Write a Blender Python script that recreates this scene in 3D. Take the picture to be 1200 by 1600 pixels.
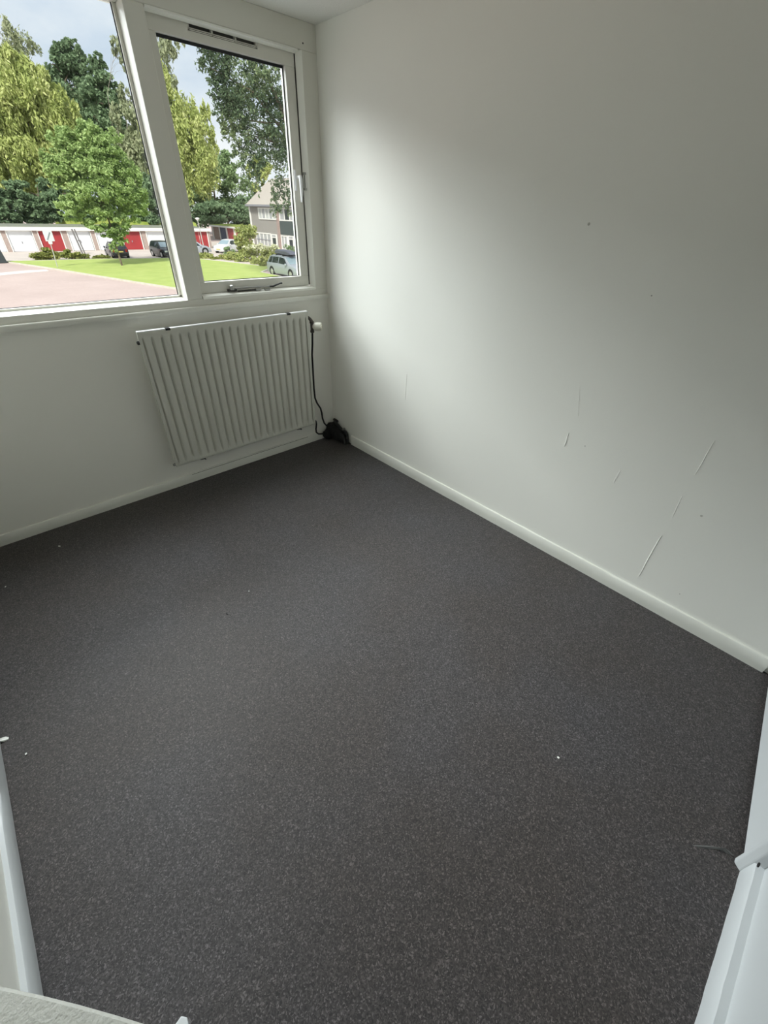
import bpy, bmesh, math, random
import numpy as np
from mathutils import Vector, Matrix

sc = bpy.context.scene
for o in list(bpy.data.objects):
    bpy.data.objects.remove(o)
COL = sc.collection

# ------------------------------------------------------------------ camera
F_PX, PITCH, ROLL, YAW = 649.61, 0.6199, 0.0353, 0.762
CAM = Vector((-1.95285, -2.70894, 1.55))
_fw = Vector((math.sin(YAW), math.cos(YAW), 0)); _rt = Vector((math.cos(YAW), -math.sin(YAW), 0)); _up = Vector((0, 0, 1))
_f = _fw*math.cos(PITCH) - _up*math.sin(PITCH); _u = _fw*math.sin(PITCH) + _up*math.cos(PITCH)
_r3 = _rt*math.cos(ROLL) + _u*math.sin(ROLL); _u3 = -_rt*math.sin(ROLL) + _u*math.cos(ROLL)
cd = bpy.data.cameras.new('camera'); cam = bpy.data.objects.new('camera', cd); COL.objects.link(cam)
cd.sensor_fit = 'HORIZONTAL'; cd.sensor_width = 36; cd.lens = F_PX*36/1200; cd.clip_start = 0.02; cd.clip_end = 500
cam.matrix_world = Matrix(((_r3.x, _u3.x, -_f.x, CAM.x), (_r3.y, _u3.y, -_f.y, CAM.y), (_r3.z, _u3.z, -_f.z, CAM.z), (0, 0, 0, 1)))
sc.camera = cam

# ------------------------------------------------------------------ sky, sun, exposure
SKY_BLUE = (0.66, 0.77, 0.91); SKY_CLOUD = (1.0, 1.03, 1.06); SKY_GAIN = 1.0
SUN_E = 5.0; EXPOSURE = 0.0
w = bpy.data.worlds.new('overcast_sky'); sc.world = w; w.use_nodes = True
nt = w.node_tree; nt.nodes.clear()
tc = nt.nodes.new('ShaderNodeTexCoord'); mp = nt.nodes.new('ShaderNodeMapping'); mp.inputs['Scale'].default_value = (1, 1, 2.2)
nz = nt.nodes.new('ShaderNodeTexNoise'); nz.inputs['Scale'].default_value = 3.2; nz.inputs['Detail'].default_value = 6; nz.inputs['Roughness'].default_value = .55
rp = nt.nodes.new('ShaderNodeValToRGB'); rp.color_ramp.elements[0].position = .36; rp.color_ramp.elements[1].position = .62
rp.color_ramp.elements[0].color = (*SKY_BLUE, 1); rp.color_ramp.elements[1].color = (*SKY_CLOUD, 1)
bg = nt.nodes.new('ShaderNodeBackground'); bg.inputs['Strength'].default_value = SKY_GAIN
ow = nt.nodes.new('ShaderNodeOutputWorld')
nt.links.new(tc.outputs['Generated'], mp.inputs['Vector']); nt.links.new(mp.outputs[0], nz.inputs['Vector']); nt.links.new(nz.outputs['Fac'], rp.inputs['Fac'])
nt.links.new(rp.outputs['Color'], bg.inputs['Color']); nt.links.new(bg.outputs[0], ow.inputs['Surface'])

sl = bpy.data.lights.new('sun', 'SUN'); sl.energy = SUN_E; sl.angle = math.radians(12); sl.color = (1, .96, .88)
sun = bpy.data.objects.new('sun', sl); COL.objects.link(sun)
sun.rotation_euler = Vector((.45, .62, -.72)).to_track_quat('-Z', 'Y').to_euler()

# added area lamps above the street, standing in for brighter sky through the window
def fill_lamp(name, loc, size, size_y, energy, aim):
    l = bpy.data.lights.new(name, 'AREA'); l.shape = 'RECTANGLE'; l.size = size; l.size_y = size_y; l.energy = energy; l.color = (.94, .98, 1.0)
    o = bpy.data.objects.new(name, l); COL.objects.link(o); o.location = loc
    o.rotation_euler = (Vector(aim) - Vector(loc)).to_track_quat('-Z', 'Y').to_euler()
fill_lamp('sky_fill_lamp', (-1.9, 8.0, 6.7), 8.6, 4.2, 2700, (-1.9, 0, 1.7))
fill_lamp('zenith_fill_lamp', (-2.4, 2.9, 5.9), 6.6, 5.2, 1900, (-2.4, 0, 1.7))

sc.view_settings.view_transform = 'Standard'; sc.view_settings.look = 'None'
sc.view_settings.exposure = EXPOSURE; sc.view_settings.gamma = 1; sc.view_settings.use_curve_mapping = False
sc.cycles.max_bounces = 10; sc.cycles.diffuse_bounces = 8; sc.cycles.transparent_max_bounces = 12

# ------------------------------------------------------------------ helpers
def ray(px, py):
    return _r3*(px-600) - _u3*(py-800) + _f*F_PX
def at_y(px, py, Y):
    d = ray(px, py); return CAM + d*((Y-CAM.y)/d.y)
def at_z(px, py, Z):
    d = ray(px, py); return CAM + d*((Z-CAM.z)/d.z)

class MB:
    def __init__(s): s.v = []; s.f = []
    def add(s, vs, fs):
        n = len(s.v); s.v += [tuple(v) for v in vs]; s.f += [tuple(i+n for i in f) for f in fs]; return s
    def box(s, a, b):
        x0, y0, z0 = a; x1, y1, z1 = b
        return s.add([(x0,y0,z0),(x1,y0,z0),(x1,y1,z0),(x0,y1,z0),(x0,y0,z1),(x1,y0,z1),(x1,y1,z1),(x0,y1,z1)],
                     [(0,3,2,1),(4,5,6,7),(0,1,5,4),(1,2,6,5),(2,3,7,6),(3,0,4,7)])
    def prism(s, poly, axis, a, b):
        # poly: list of 2D points; axis: extrusion axis
        n = len(poly)
        def P(p, t):
            return {'x': (t, p[0], p[1]), 'y': (p[0], t, p[1]), 'z': (p[0], p[1], t)}[axis]
        vs = [P(p, a) for p in poly] + [P(p, b) for p in poly]
        return s.add(vs, [tuple(range(n-1, -1, -1)), tuple(range(n, 2*n))] + [(i, (i+1) % n, n+(i+1) % n, n+i) for i in range(n)])
    def tube(s, pts, r, n=10, caps=True):
        pts = [Vector(p) for p in pts]; rs = r if isinstance(r, (list, tuple)) else [r]*len(pts)
        vs = []; fs = []; ref = None
        for i, p in enumerate(pts):
            t = (pts[min(i+1, len(pts)-1)] - pts[max(i-1, 0)]).normalized()
            if ref is None or abs(ref.dot(t)) > .95:
                ref = Vector((0, 0, 1)) if abs(t.z) < .9 else Vector((1, 0, 0))
            a = (ref - t*ref.dot(t)).normalized(); b = t.cross(a); ref = a
            for k in range(n):
                q = 2*math.pi*k/n; vs.append(p + (a*math.cos(q) + b*math.sin(q))*rs[i])
        for i in range(len(pts)-1):
            for k in range(n):
                fs.append((i*n+k, i*n+(k+1) % n, (i+1)*n+(k+1) % n, (i+1)*n+k))
        if caps:
            fs.append(tuple(range(n-1, -1, -1))); m = (len(pts)-1)*n; fs.append(tuple(range(m, m+n)))
        return s.add(vs, fs)
    def lathe(s, prof, o, axis, n=20):
        # prof: (distance along axis, radius)
        ax = Vector(axis).normalized(); o = Vector(o)
        return s.tube_profile([(o + ax*d, r) for d, r in prof], ax, n)
    def tube_profile(s, pr, ax, n):
        ref = Vector((0, 0, 1)) if abs(ax.z) < .9 else Vector((1, 0, 0))
        a = (ref - ax*ref.dot(ax)).normalized(); b = ax.cross(a); vs = []; fs = []
        for p, r in pr:
            for k in range(n):
                q = 2*math.pi*k/n; vs.append(p + (a*math.cos(q)+b*math.sin(q))*r)
        for i in range(len(pr)-1):
            for k in range(n):
                fs.append((i*n+k, i*n+(k+1) % n, (i+1)*n+(k+1) % n, (i+1)*n+k))
        fs.append(tuple(range(n-1, -1, -1))); m = (len(pr)-1)*n; fs.append(tuple(range(m, m+n)))
        return s.add(vs, fs)
    def build(s, name, mat, parent=None, smooth=False, bevel=0, seg=2, loc=None):
        off = Vector(loc) if loc is not None else Vector((0, 0, 0))
        me = bpy.data.meshes.new(name)
        me.from_pydata([tuple(Vector(v)-off) for v in s.v], [], s.f)
        bm = bmesh.new(); bm.from_mesh(me); bmesh.ops.recalc_face_normals(bm, faces=bm.faces)
        if bevel:
            es = [e for e in bm.edges if len(e.link_faces) == 2 and e.calc_face_angle(0) > .5]
            bmesh.ops.bevel(bm, geom=es, offset=bevel, segments=seg, profile=.5, affect='EDGES', clamp_overlap=True)
        bm.to_mesh(me); bm.free()
        if smooth:
            for p in me.polygons: p.use_smooth = True
            me.set_sharp_from_angle(angle=math.radians(40))
        me.materials.append(mat)
        o = bpy.data.objects.new(name, me); COL.objects.link(o)
        if parent: o.parent = parent
        elif loc is not None: o.location = off
        return o

def tag(o, label=None, cat=None, group=None, kind=None):
    if label: o['label'] = label
    if cat: o['category'] = cat
    if group: o['group'] = group
    if kind: o['kind'] = kind
    return o
def empty(name, loc, label=None, cat=None, group=None, rz=0, kind=None):
    o = bpy.data.objects.new(name, None); COL.objects.link(o); o.location = loc; o.rotation_euler = (0, 0, rz); o.empty_display_size = .1
    return tag(o, label, cat, group, kind)
def copy_tree(o, parent=None):
    c = o.copy(); COL.objects.link(c); c.parent = parent
    for ch in list(o.children): copy_tree(ch, c)
    return c

# ------------------------------------------------------------------ materials
def mat(name, col, rough=.6, metal=0, bump=None, var=None, spec=.5, coords='Object'):
    """bump: list of (scale, strength, distance); var: (scale, col2, lo, hi)"""
    m = bpy.data.materials.new(name); m.use_nodes = True; n = m.node_tree.nodes; l = m.node_tree.links
    b = n['Principled BSDF']; b.inputs['Base Color'].default_value = (*col, 1); b.inputs['Roughness'].default_value = rough
    b.inputs['Metallic'].default_value = metal; b.inputs['Specular IOR Level'].default_value = spec
    tc = n.new('ShaderNodeTexCoord')
    if var:
        z = n.new('ShaderNodeTexNoise'); z.inputs['Scale'].default_value = var[0]; z.inputs['Detail'].default_value = 5
        l.new(tc.outputs[coords], z.inputs['Vector'])
        r = n.new('ShaderNodeValToRGB'); r.color_ramp.elements[0].position = var[2]; r.color_ramp.elements[1].position = var[3]
        r.color_ramp.elements[0].color = (*col, 1); r.color_ramp.elements[1].color = (*var[1], 1)
        l.new(z.outputs['Fac'], r.inputs['Fac']); l.new(r.outputs['Color'], b.inputs['Base Color'])
    prev = None
    for sc_, st, di in (bump or []):
        z = n.new('ShaderNodeTexNoise'); z.inputs['Scale'].default_value = sc_; z.inputs['Detail'].default_value = 4
        l.new(tc.outputs[coords], z.inputs['Vector'])
        bp = n.new('ShaderNodeBump'); bp.inputs['Strength'].default_value = st; bp.inputs['Distance'].default_value = di
        l.new(z.outputs['Fac'], bp.inputs['Height'])
        if prev: l.new(prev.outputs[0], bp.inputs['Normal'])
        prev = bp
    if prev: l.new(prev.outputs[0], b.inputs['Normal'])
    return m

M = {}
M['wall'] = mat('white_wall_paint', (.81, .805, .75), .62, bump=[(9, .25, .004), (60, .25, .0015), (260, .2, .0006)])
M['wall_front'] = mat('off_white_wall_paint', (.79, .78, .72), .6, bump=[(9, .2, .003), (90, .2, .001)])
M['ceiling'] = mat('ceiling_stipple_paint', (.80, .795, .75), .9, bump=[(120, .5, .004)])
M['trim'] = mat('gloss_trim_paint', (.70, .70, .64), .38, bump=[(14, .15, .002), (120, .08, .0006)])
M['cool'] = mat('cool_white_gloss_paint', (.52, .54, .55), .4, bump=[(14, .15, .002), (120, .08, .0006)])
M['frame'] = mat('window_frame_paint', (.70, .69, .625), .36, bump=[(20, .12, .001)])
M['bead'] = mat('lit_reveal_bead_paint', (.86, .86, .80), .4)  # lighter than the frame, imitating light on the reveal
M['radiator'] = mat('radiator_enamel', (.56, .56, .50), .33)
M['black'] = mat('black_pipe_paint', (.008, .008, .008), .55)
M['soot'] = mat('black_pipe_insulation', (.006, .006, .006), .95, bump=[(60, .8, .01)])
M['darkmetal'] = mat('tarnished_metal', (.05, .05, .045), .4, .7)
M['steel'] = mat('worn_steel', (.34, .34, .32), .35, .8)
M['chrome_white'] = mat('white_plastic', (.82, .80, .70), .35)
M['brown'] = mat('dull_brown_valve', (.06, .05, .045), .5, .3)
M['white_gloss'] = mat('white_enamel', (.85, .86, .87), .3)
M['rubber'] = mat('black_glazing_rubber', (.015, .016, .018), .6)
M['slot'] = mat('dark_slot_and_gap', (.11, .105, .095), .8)
M['stucco'] = mat('rough_pale_stucco', (.50, .50, .46), .9, bump=[(110, .7, .004), (320, .6, .002)])
M['flake'] = mat('white_paint_flake', (.8, .8, .76), .6)
M['dirt_gap'] = mat('black_dirt_and_gap', (.01, .01, .01), .8)

def carpet_mat():
    m = bpy.data.materials.new('speckled_needle_felt'); m.use_nodes = True; n = m.node_tree.nodes; l = m.node_tree.links
    b = n['Principled BSDF']; b.inputs['Roughness'].default_value = .66; b.inputs['Specular IOR Level'].default_value = .38
    b.inputs['Sheen Weight'].default_value = .1; b.inputs['Sheen Roughness'].default_value = .5
    tc = n.new('ShaderNodeTexCoord')
    dn = n.new('ShaderNodeTexNoise'); dn.inputs['Scale'].default_value = 90; l.new(tc.outputs['Object'], dn.inputs['Vector'])
    mx = n.new('ShaderNodeVectorMath'); mx.operation = 'MULTIPLY_ADD'; mx.inputs[1].default_value = (.014,)*3
    l.new(dn.outputs['Color'], mx.inputs[0]); l.new(tc.outputs['Object'], mx.inputs[2])
    vo = n.new('ShaderNodeTexVoronoi'); vo.inputs['Scale'].default_value = 330; l.new(mx.outputs[0], vo.inputs['Vector'])
    sp = n.new('ShaderNodeSeparateColor'); l.new(vo.outputs['Color'], sp.inputs[0])
    r = n.new('ShaderNodeValToRGB'); e = r.color_ramp.elements
    e[0].position = 0; e[0].color = (.02, .0195, .02, 1); e[1].position = 1; e[1].color = (.142, .132, .138, 1)
    k = e.new(.45); k.color = (.041, .037, .039, 1); k = e.new(.85); k.color = (.070, .064, .067, 1)
    l.new(sp.outputs[0], r.inputs['Fac'])
    st = n.new('ShaderNodeTexNoise'); st.inputs['Scale'].default_value = 1.6; st.inputs['Detail'].default_value = 5; l.new(tc.outputs['Object'], st.inputs['Vector'])
    r2 = n.new('ShaderNodeValToRGB'); r2.color_ramp.elements[0].position = .30; r2.color_ramp.elements[1].position = .60
    r2.color_ramp.elements[0].color = (1, 1, 1, 1); r2.color_ramp.elements[1].color = (.92, .84, .75, 1); l.new(st.outputs['Fac'], r2.inputs['Fac'])
    mu = n.new('ShaderNodeMix'); mu.data_type = 'RGBA'; mu.blend_type = 'MULTIPLY'; mu.inputs[0].default_value = 1
    l.new(r.outputs['Color'], mu.inputs[6]); l.new(r2.outputs['Color'], mu.inputs[7]); l.new(mu.outputs[2], b.inputs['Base Color'])
    bp = n.new('ShaderNodeBump'); bp.inputs['Strength'].default_value = .7; bp.inputs['Distance'].default_value = .003
    l.new(sp.outputs[1], bp.inputs['Height']); l.new(bp.outputs[0], b.inputs['Normal'])
    return m
M['carpet'] = carpet_mat()

def glass_mat(name, tint=(.97, .985, .98)):
    m = bpy.data.materials.new(name); m.use_nodes = True; n = m.node_tree.nodes; l = m.node_tree.links; n.clear()
    t = n.new('ShaderNodeBsdfTransparent'); t.inputs[0].default_value = (*tint, 1)
    g = n.new('ShaderNodeBsdfGlossy'); g.inputs['Roughness'].default_value = .01
    lw = n.new('ShaderNodeLayerWeight'); lw.inputs[0].default_value = .5
    pw = n.new('ShaderNodeMath'); pw.operation = 'POWER'; pw.inputs[1].default_value = 5; l.new(lw.outputs['Facing'], pw.inputs[0])
    fr = n.new('ShaderNodeMath'); fr.operation = 'MULTIPLY_ADD'; fr.inputs[1].default_value = .96; fr.inputs[2].default_value = .03; l.new(pw.outputs[0], fr.inputs[0])
    mx = n.new('ShaderNodeMixShader'); ou = n.new('ShaderNodeOutputMaterial')
    l.new(fr.outputs[0], mx.inputs[0]); l.new(t.outputs[0], mx.inputs[1]); l.new(g.outputs[0], mx.inputs[2]); l.new(mx.outputs[0], ou.inputs[0])
    return m
M['glass'] = glass_mat('window_glass')

def leaf_mat(name, c1, c2, c3, trans=.3):
    m = bpy.data.materials.new(name); m.use_nodes = True; n = m.node_tree.nodes; l = m.node_tree.links; n.clear()
    ge = n.new('ShaderNodeNewGeometry'); r = n.new('ShaderNodeValToRGB'); e = r.color_ramp.elements
    e[0].color = (*c1, 1); e[1].color = (*c3, 1); k = e.new(.5); k.color = (*c2, 1)
    tc = n.new('ShaderNodeTexCoord'); z = n.new('ShaderNodeTexNoise'); z.inputs['Scale'].default_value = .55; z.inputs['Detail'].default_value = 3
    l.new(tc.outputs['Object'], z.inputs['Vector'])
    ad = n.new('ShaderNodeMath'); ad.operation = 'MULTIPLY_ADD'; ad.inputs[1].default_value = .5
    su = n.new('ShaderNodeMath'); su.operation = 'MULTIPLY_ADD'; su.inputs[1].default_value = 1.3; su.inputs[2].default_value = -.4
    l.new(ge.outputs['Random Per Island'], ad.inputs[0]); l.new(z.outputs['Fac'], su.inputs[0]); l.new(su.outputs[0], ad.inputs[2])
    l.new(ad.outputs[0], r.inputs['Fac'])
    d = n.new('ShaderNodeBsdfDiffuse'); t = n.new('ShaderNodeBsdfTranslucent'); mx = n.new('ShaderNodeMixShader'); mx.inputs[0].default_value = trans
    ou = n.new('ShaderNodeOutputMaterial')
    l.new(r.outputs['Color'], d.inputs[0]); l.new(r.outputs['Color'], t.inputs[0]); l.new(d.outputs[0], mx.inputs[1]); l.new(t.outputs[0], mx.inputs[2]); l.new(mx.outputs[0], ou.inputs[0])
    return m
M['leaf_yellow'] = leaf_mat('yellow_green_leaves', (.27, .34, .11), (.47, .53, .19), (.70, .72, .36))
M['leaf_bright'] = leaf_mat('bright_green_leaves', (.24, .34, .13), (.37, .50, .20), (.52, .64, .29))
M['leaf_dark'] = leaf_mat('dark_green_leaves', (.13, .20, .11), (.21, .30, .17), (.32, .42, .24))
M['leaf_mid'] = leaf_mat('mid_green_leaves', (.15, .23, .11), (.26, .36, .17), (.38, .48, .25))
M['leaf_oak'] = leaf_mat('grey_green_oak_leaves', (.07, .11, .07), (.15, .21, .12), (.40, .47, .24))
M['leaf_pale'] = leaf_mat('pale_birch_leaves', (.24, .28, .16), (.37, .41, .25), (.48, .50, .32))
M['leaf_shrub'] = leaf_mat('olive_shrub_leaves', (.18, .22, .06), (.32, .35, .11), (.46, .45, .16))
M['leaf_lime'] = leaf_mat('lime_hedge_leaves', (.28, .34, .10), (.44, .48, .18), (.58, .58, .26))
M['petal'] = leaf_mat('cream_flower_heads', (.5, .5, .32), (.7, .7, .5), (.85, .85, .7))
M['bark'] = mat('tree_bark', (.12, .09, .065), .9, var=(6, (.22, .18, .13), .4, .65), bump=[(12, .6, .02)])
M['bark_pale'] = mat('pale_tree_bark', (.32, .29, .24), .9, var=(5, (.16, .13, .10), .45, .65), bump=[(12, .5, .02)])
M['lawn'] = mat('lawn_grass', (.36, .45, .13), .95, var=(1.2, (.45, .52, .17), .3, .7), bump=[(25, .6, .03)], spec=.1)
M['lawn2'] = mat('moss_grass', (.20, .27, .05), .95, var=(1.5, (.33, .36, .10), .3, .7), bump=[(25, .6, .03)], spec=.1)

def paver_mat():
    m = bpy.data.materials.new('red_clinker_paving'); m.use_nodes = True; n = m.node_tree.nodes; l = m.node_tree.links
    b = n['Principled BSDF']; b.inputs['Roughness'].default_value = .85; b.inputs['Specular IOR Level'].default_value = .2
    tc = n.new('ShaderNodeTexCoord'); br = n.new('ShaderNodeTexBrick'); br.inputs['Scale'].default_value = 5
    br.inputs['Color1'].default_value = (.54, .42, .39, 1); br.inputs['Color2'].default_value = (.60, .48, .445, 1); br.inputs['Mortar'].default_value = (.50, .42, .39, 1)
    br.inputs['Mortar Size'].default_value = .012
    l.new(tc.outputs['Object'], br.inputs['Vector'])
    z = n.new('ShaderNodeTexNoise'); z.inputs['Scale'].default_value = .25; z.inputs['Detail'].default_value = 4; l.new(tc.outputs['Object'], z.inputs['Vector'])
    r = n.new('ShaderNodeValToRGB'); r.color_ramp.elements[0].position = .3; r.color_ramp.elements[1].position = .7
    r.color_ramp.elements[0].color = (.9, .88, .88, 1); r.color_ramp.elements[1].color = (1.06, 1.06, 1.06, 1); l.new(z.outputs['Fac'], r.inputs['Fac'])
    mu = n.new('ShaderNodeMix'); mu.data_type = 'RGBA'; mu.blend_type = 'MULTIPLY'; mu.inputs[0].default_value = 1
    l.new(br.outputs['Color'], mu.inputs[6]); l.new(r.outputs['Color'], mu.inputs[7]); l.new(mu.outputs[2], b.inputs['Base Color'])
    return m
M['paver'] = paver_mat()
M['paving_beige'] = mat('beige_parking_paving', (.52, .455, .42), .9, var=(.8, (.60, .53, .48), .3, .7), spec=.2)
M['kerb'] = mat('concrete_kerb', (.55, .52, .43), .9, var=(3, (.66, .62, .54), .3, .7), spec=.2)
M['pale_strip'] = mat('pale_paving_strip', (.78, .74, .70), .9, spec=.2)
M['door_white'] = mat('white_garage_door', (.80, .82, .85), .5, var=(.6, (.76, .78, .81), .4, .7))
M['door_red'] = mat('red_garage_door', (.36, .035, .04), .45, var=(.8, (.31, .03, .035), .4, .7))
M['door_blue'] = mat('navy_shed_door', (.03, .045, .10), .5)
M['door_wood'] = mat('brown_brick_infill', (.27, .19, .155), .8, var=(4, (.33, .24, .2), .3, .7))
M['brick_pier'] = mat('brown_brick_pier', (.34, .265, .24), .85, var=(5, (.42, .335, .30), .3, .7))
M['out_white'] = mat('white_exterior_paint', (.80, .79, .75), .5)
M['roof_felt'] = mat('roof_felt', (.18, .18, .17), .9, var=(2, (.24, .26, .17), .35, .65))
M['render_grey'] = mat('grey_cladding', (.29, .275, .255), .8, var=(2, (.32, .305, .28), .3, .7))
M['panel_dark'] = mat('dark_green_panel', (.06, .08, .078), .7)
M['tiles'] = mat('brown_roof_tiles', (.40, .36, .32), .8, var=(6, (.46, .41, .36), .3, .7), bump=[(8, .5, .05)])
M['gutter'] = mat('zinc_gutter', (.28, .28, .31), .5)
M['pipe_red'] = mat('terracotta_party_brick', (.36, .27, .24), .8)
M['curtain'] = mat('window_blind', (.50, .52, .50), .8)
M['dark_glass'] = mat('dark_window_glass', (.05, .06, .065), .12, spec=.8)
M['pale_glass'] = mat('curtained_window_glass', (.42, .43, .44), .2, spec=.6)
M['car_dark'] = mat('dark_grey_car_paint', (.022, .022, .03), .22, spec=.8)
M['car_blue'] = mat('black_green_car_paint', (.015, .02, .022), .2, spec=.8)
M['car_silver'] = mat('silver_car_paint', (.36, .39, .43), .35, .2)
M['car_white'] = mat('white_car_paint', (.62, .63, .64), .3)
M['car_glass'] = mat('car_window_glass', (.02, .028, .03), .06, spec=.9)
M['car_shield'] = mat('windscreen_painted_reflection', (.24, .32, .36), .08, spec=1)  # sky reflection put into the windscreen's pale colour
M['tyre'] = mat('tyre_rubber', (.012, .012, .012), .85)
M['rim'] = mat('wheel_rim', (.45, .45, .45), .35, .6)
M['lamp_clear'] = mat('headlamp_glass', (.7, .72, .72), .15)
M['lamp_red'] = mat('tail_lamp_red', (.30, .012, .012), .25)
M['plate_yellow'] = mat('yellow_number_plate', (.62, .52, .16), .5)
M['roofbox'] = mat('grey_roof_box', (.11, .115, .15), .4)
M['bin'] = mat('dark_grey_bin', (.035, .045, .05), .6)
M['sign_white'] = mat('sign_face_white', (.60, .64, .66), .5)
M['sign_line'] = mat('sign_grey_line', (.22, .25, .27), .5)
M['galv'] = mat('galvanised_post', (.50, .50, .46), .5, .3)
M['post_grey'] = mat('grey_wood_post', (.19, .18, .18), .8)

# ------------------------------------------------------------------ room shell
W, D, H = 2.445, 3.19, 2.365
X0, Y0 = -W, -D
T = .12
def struct(name, mb, m, label, parent=None, **k):
    o = mb.build(name, m, parent, **k)
    if parent is None: tag(o, label, None, None, 'structure')
    return o
struct('floor', MB().box((X0-T, Y0-T, -.15), (T, .12, 0)), M['carpet'], 'dark grey speckled needle-felt carpet over the whole room floor')
struct('ceiling', MB().box((X0-T, Y0-T, H), (T, .12, H+.15)), M['ceiling'], 'white stippled ceiling above the window')
SILL_Z = 1.07
# hallway behind the doorway the photographer came through
struct('wall_hall', MB().box((-3.6, -4.5, 0), (-.3, -4.4, H)).box((-3.7, -4.5, 0), (-3.6, Y0-T, H)).box((-.3, -4.5, 0), (-.2, Y0-T, H)), M['wall'], 'hallway walls behind the doorway, out of the photo')
struct('floor_hall', MB().box((-3.7, -4.5, -.15), (-.2, Y0-T, 0)), M['carpet'], 'hallway carpet behind the doorway, out of the photo')
struct('ceiling_hall', MB().box((-3.7, -4.5, H), (-.2, Y0-T, H+.15)), M['ceiling'], 'hallway ceiling behind the doorway, out of the photo')
wr = struct('wall_right', MB().box((0, Y0-T, 0), (T, .12, H)), M['wall'], 'large bare white plastered wall right of the window')
struct('wall_left', MB().box((X0-T, Y0-T, 0), (X0, .12, H)), M['wall'], 'white wall on the left, cut by the photo edge')
DX0, DX1 = -2.30, -1.45      # doorway behind the camera
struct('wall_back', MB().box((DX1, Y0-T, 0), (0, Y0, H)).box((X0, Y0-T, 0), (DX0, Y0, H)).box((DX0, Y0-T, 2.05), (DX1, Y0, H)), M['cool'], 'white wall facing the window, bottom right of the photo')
struct('wall_front', MB().box((X0, 0, 0), (0, .12, SILL_Z)), M['wall_front'], 'off-white wall under the window behind the radiator')
# raised plaster seams and dents on the right wall, as thin ridges of filler
rng = random.Random(4)
for (p0, p1, wd, hgt) in (((1116, 688), (1086, 742), .0030, .0016), ((1066, 775), (1050, 808), .003, .0012), ((1034, 836), (998, 900), .0034, .002),
                          ((889, 676), (882, 697), .004, .0022), ((969, 735), (959, 754), .006, .0015), ((636, 585), (633, 625), .003, .001), ((906, 600), (903, 650), .003, .001), ((738, 742), (736, 755), .003, .001)):
    d0 = ray(*p0); a = CAM + d0*((0-CAM.x)/d0.x); d1 = ray(*p1); b = CAM + d1*((0-CAM.x)/d1.x)
    n = 7; vs = []
    for i in range(n):
        q = a.lerp(b, i/(n-1)); j = rng.uniform(-.0012, .0012); ww = wd*(.25 + .75*math.sin(math.pi*(i+.3)/(n-.4)))
        vs += [(0.0005, q.y-ww+j, q.z), (-hgt, q.y+j, q.z), (0.0005, q.y+ww+j, q.z)]
    fs = []
    for i in range(n-1):
        fs += [(3*i, 3*i+1, 3*i+4, 3*i+3), (3*i+1, 3*i+2, 3*i+5, 3*i+4)]
    MB().add(vs, fs).build('plaster_ridge', M['wall'], wr, smooth=True)
for (p, r) in (((920, 350), .006), ((1096, 806), .005), ((1062, 928), .003), ((914, 697), .003), ((1018, 462), .003)):
    d0 = ray(*p); a = CAM + d0*((0-CAM.x)/d0.x)
    MB().lathe([(0, r), (.0012, r*.8), (.0018, r*.2)], (0, a.y, a.z), (-1, 0, 0), 8).build('wall_scuff', mat('grey_scuff', (.45, .44, .40), .8) if 'scuff' not in M else M['scuff'], wr)

# skirting boards
def skirting(name, a, b, h, t, label, nrm, segs=14, seed=1, gap=0, m='trim'):
    """hand-painted board between floor points a and b, nrm = direction into the room"""
    r = random.Random(seed); a = Vector((*a, 0)); b = Vector((*b, 0)); n = Vector((*nrm, 0)); mb = MB(); vs = []; fs = []
    prof = [(0, gap), (t, gap), (t+.001, h*.35), (t, h-.007), (t-.004, h-.001), (0, h)]
    for i in range(segs+1):
        q = a.lerp(b, i/segs); w_ = r.uniform(-.0005, .0005)
        vs += [q + n*(d + (w_ if d > .004 else 0)) + Vector((0, 0, z + (r.uniform(-.0012, .0012) if z > h*.8 else 0))) for d, z in prof]
    k = len(prof)
    for i in range(segs):
        for j in range(k):
            fs.append((i*k+j, i*k+(j+1) % k, (i+1)*k+(j+1) % k, (i+1)*k+j))
    fs += [tuple(range(k)), tuple(range(segs*k, segs*k+k))]
    mb.add(vs, fs); o = mb.build(name, M[m], smooth=True); return tag(o, label, None, None, 'structure')
skirting('baseboard_front', (X0, 0), (-.045, 0), .062, .014, 'low white skirting board below the radiator', (0, -1), 30, 2)
skirting('baseboard_right', (0, -.25), (0, -3.06), .077, .013, 'white skirting board along the large right wall', (-1, 0), 40, 3)
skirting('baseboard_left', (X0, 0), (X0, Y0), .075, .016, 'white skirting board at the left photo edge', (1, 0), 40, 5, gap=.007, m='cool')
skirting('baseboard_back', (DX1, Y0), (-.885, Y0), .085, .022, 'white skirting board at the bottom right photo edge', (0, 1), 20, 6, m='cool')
# dark crack between skirting top and wall below the radiator
MB().box((-1.22, -.0149, .0555), (-.27, -.0135, .0575)).build('paint_crack', M['dirt_gap'], bpy.data.objects['baseboard_front'])

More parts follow.
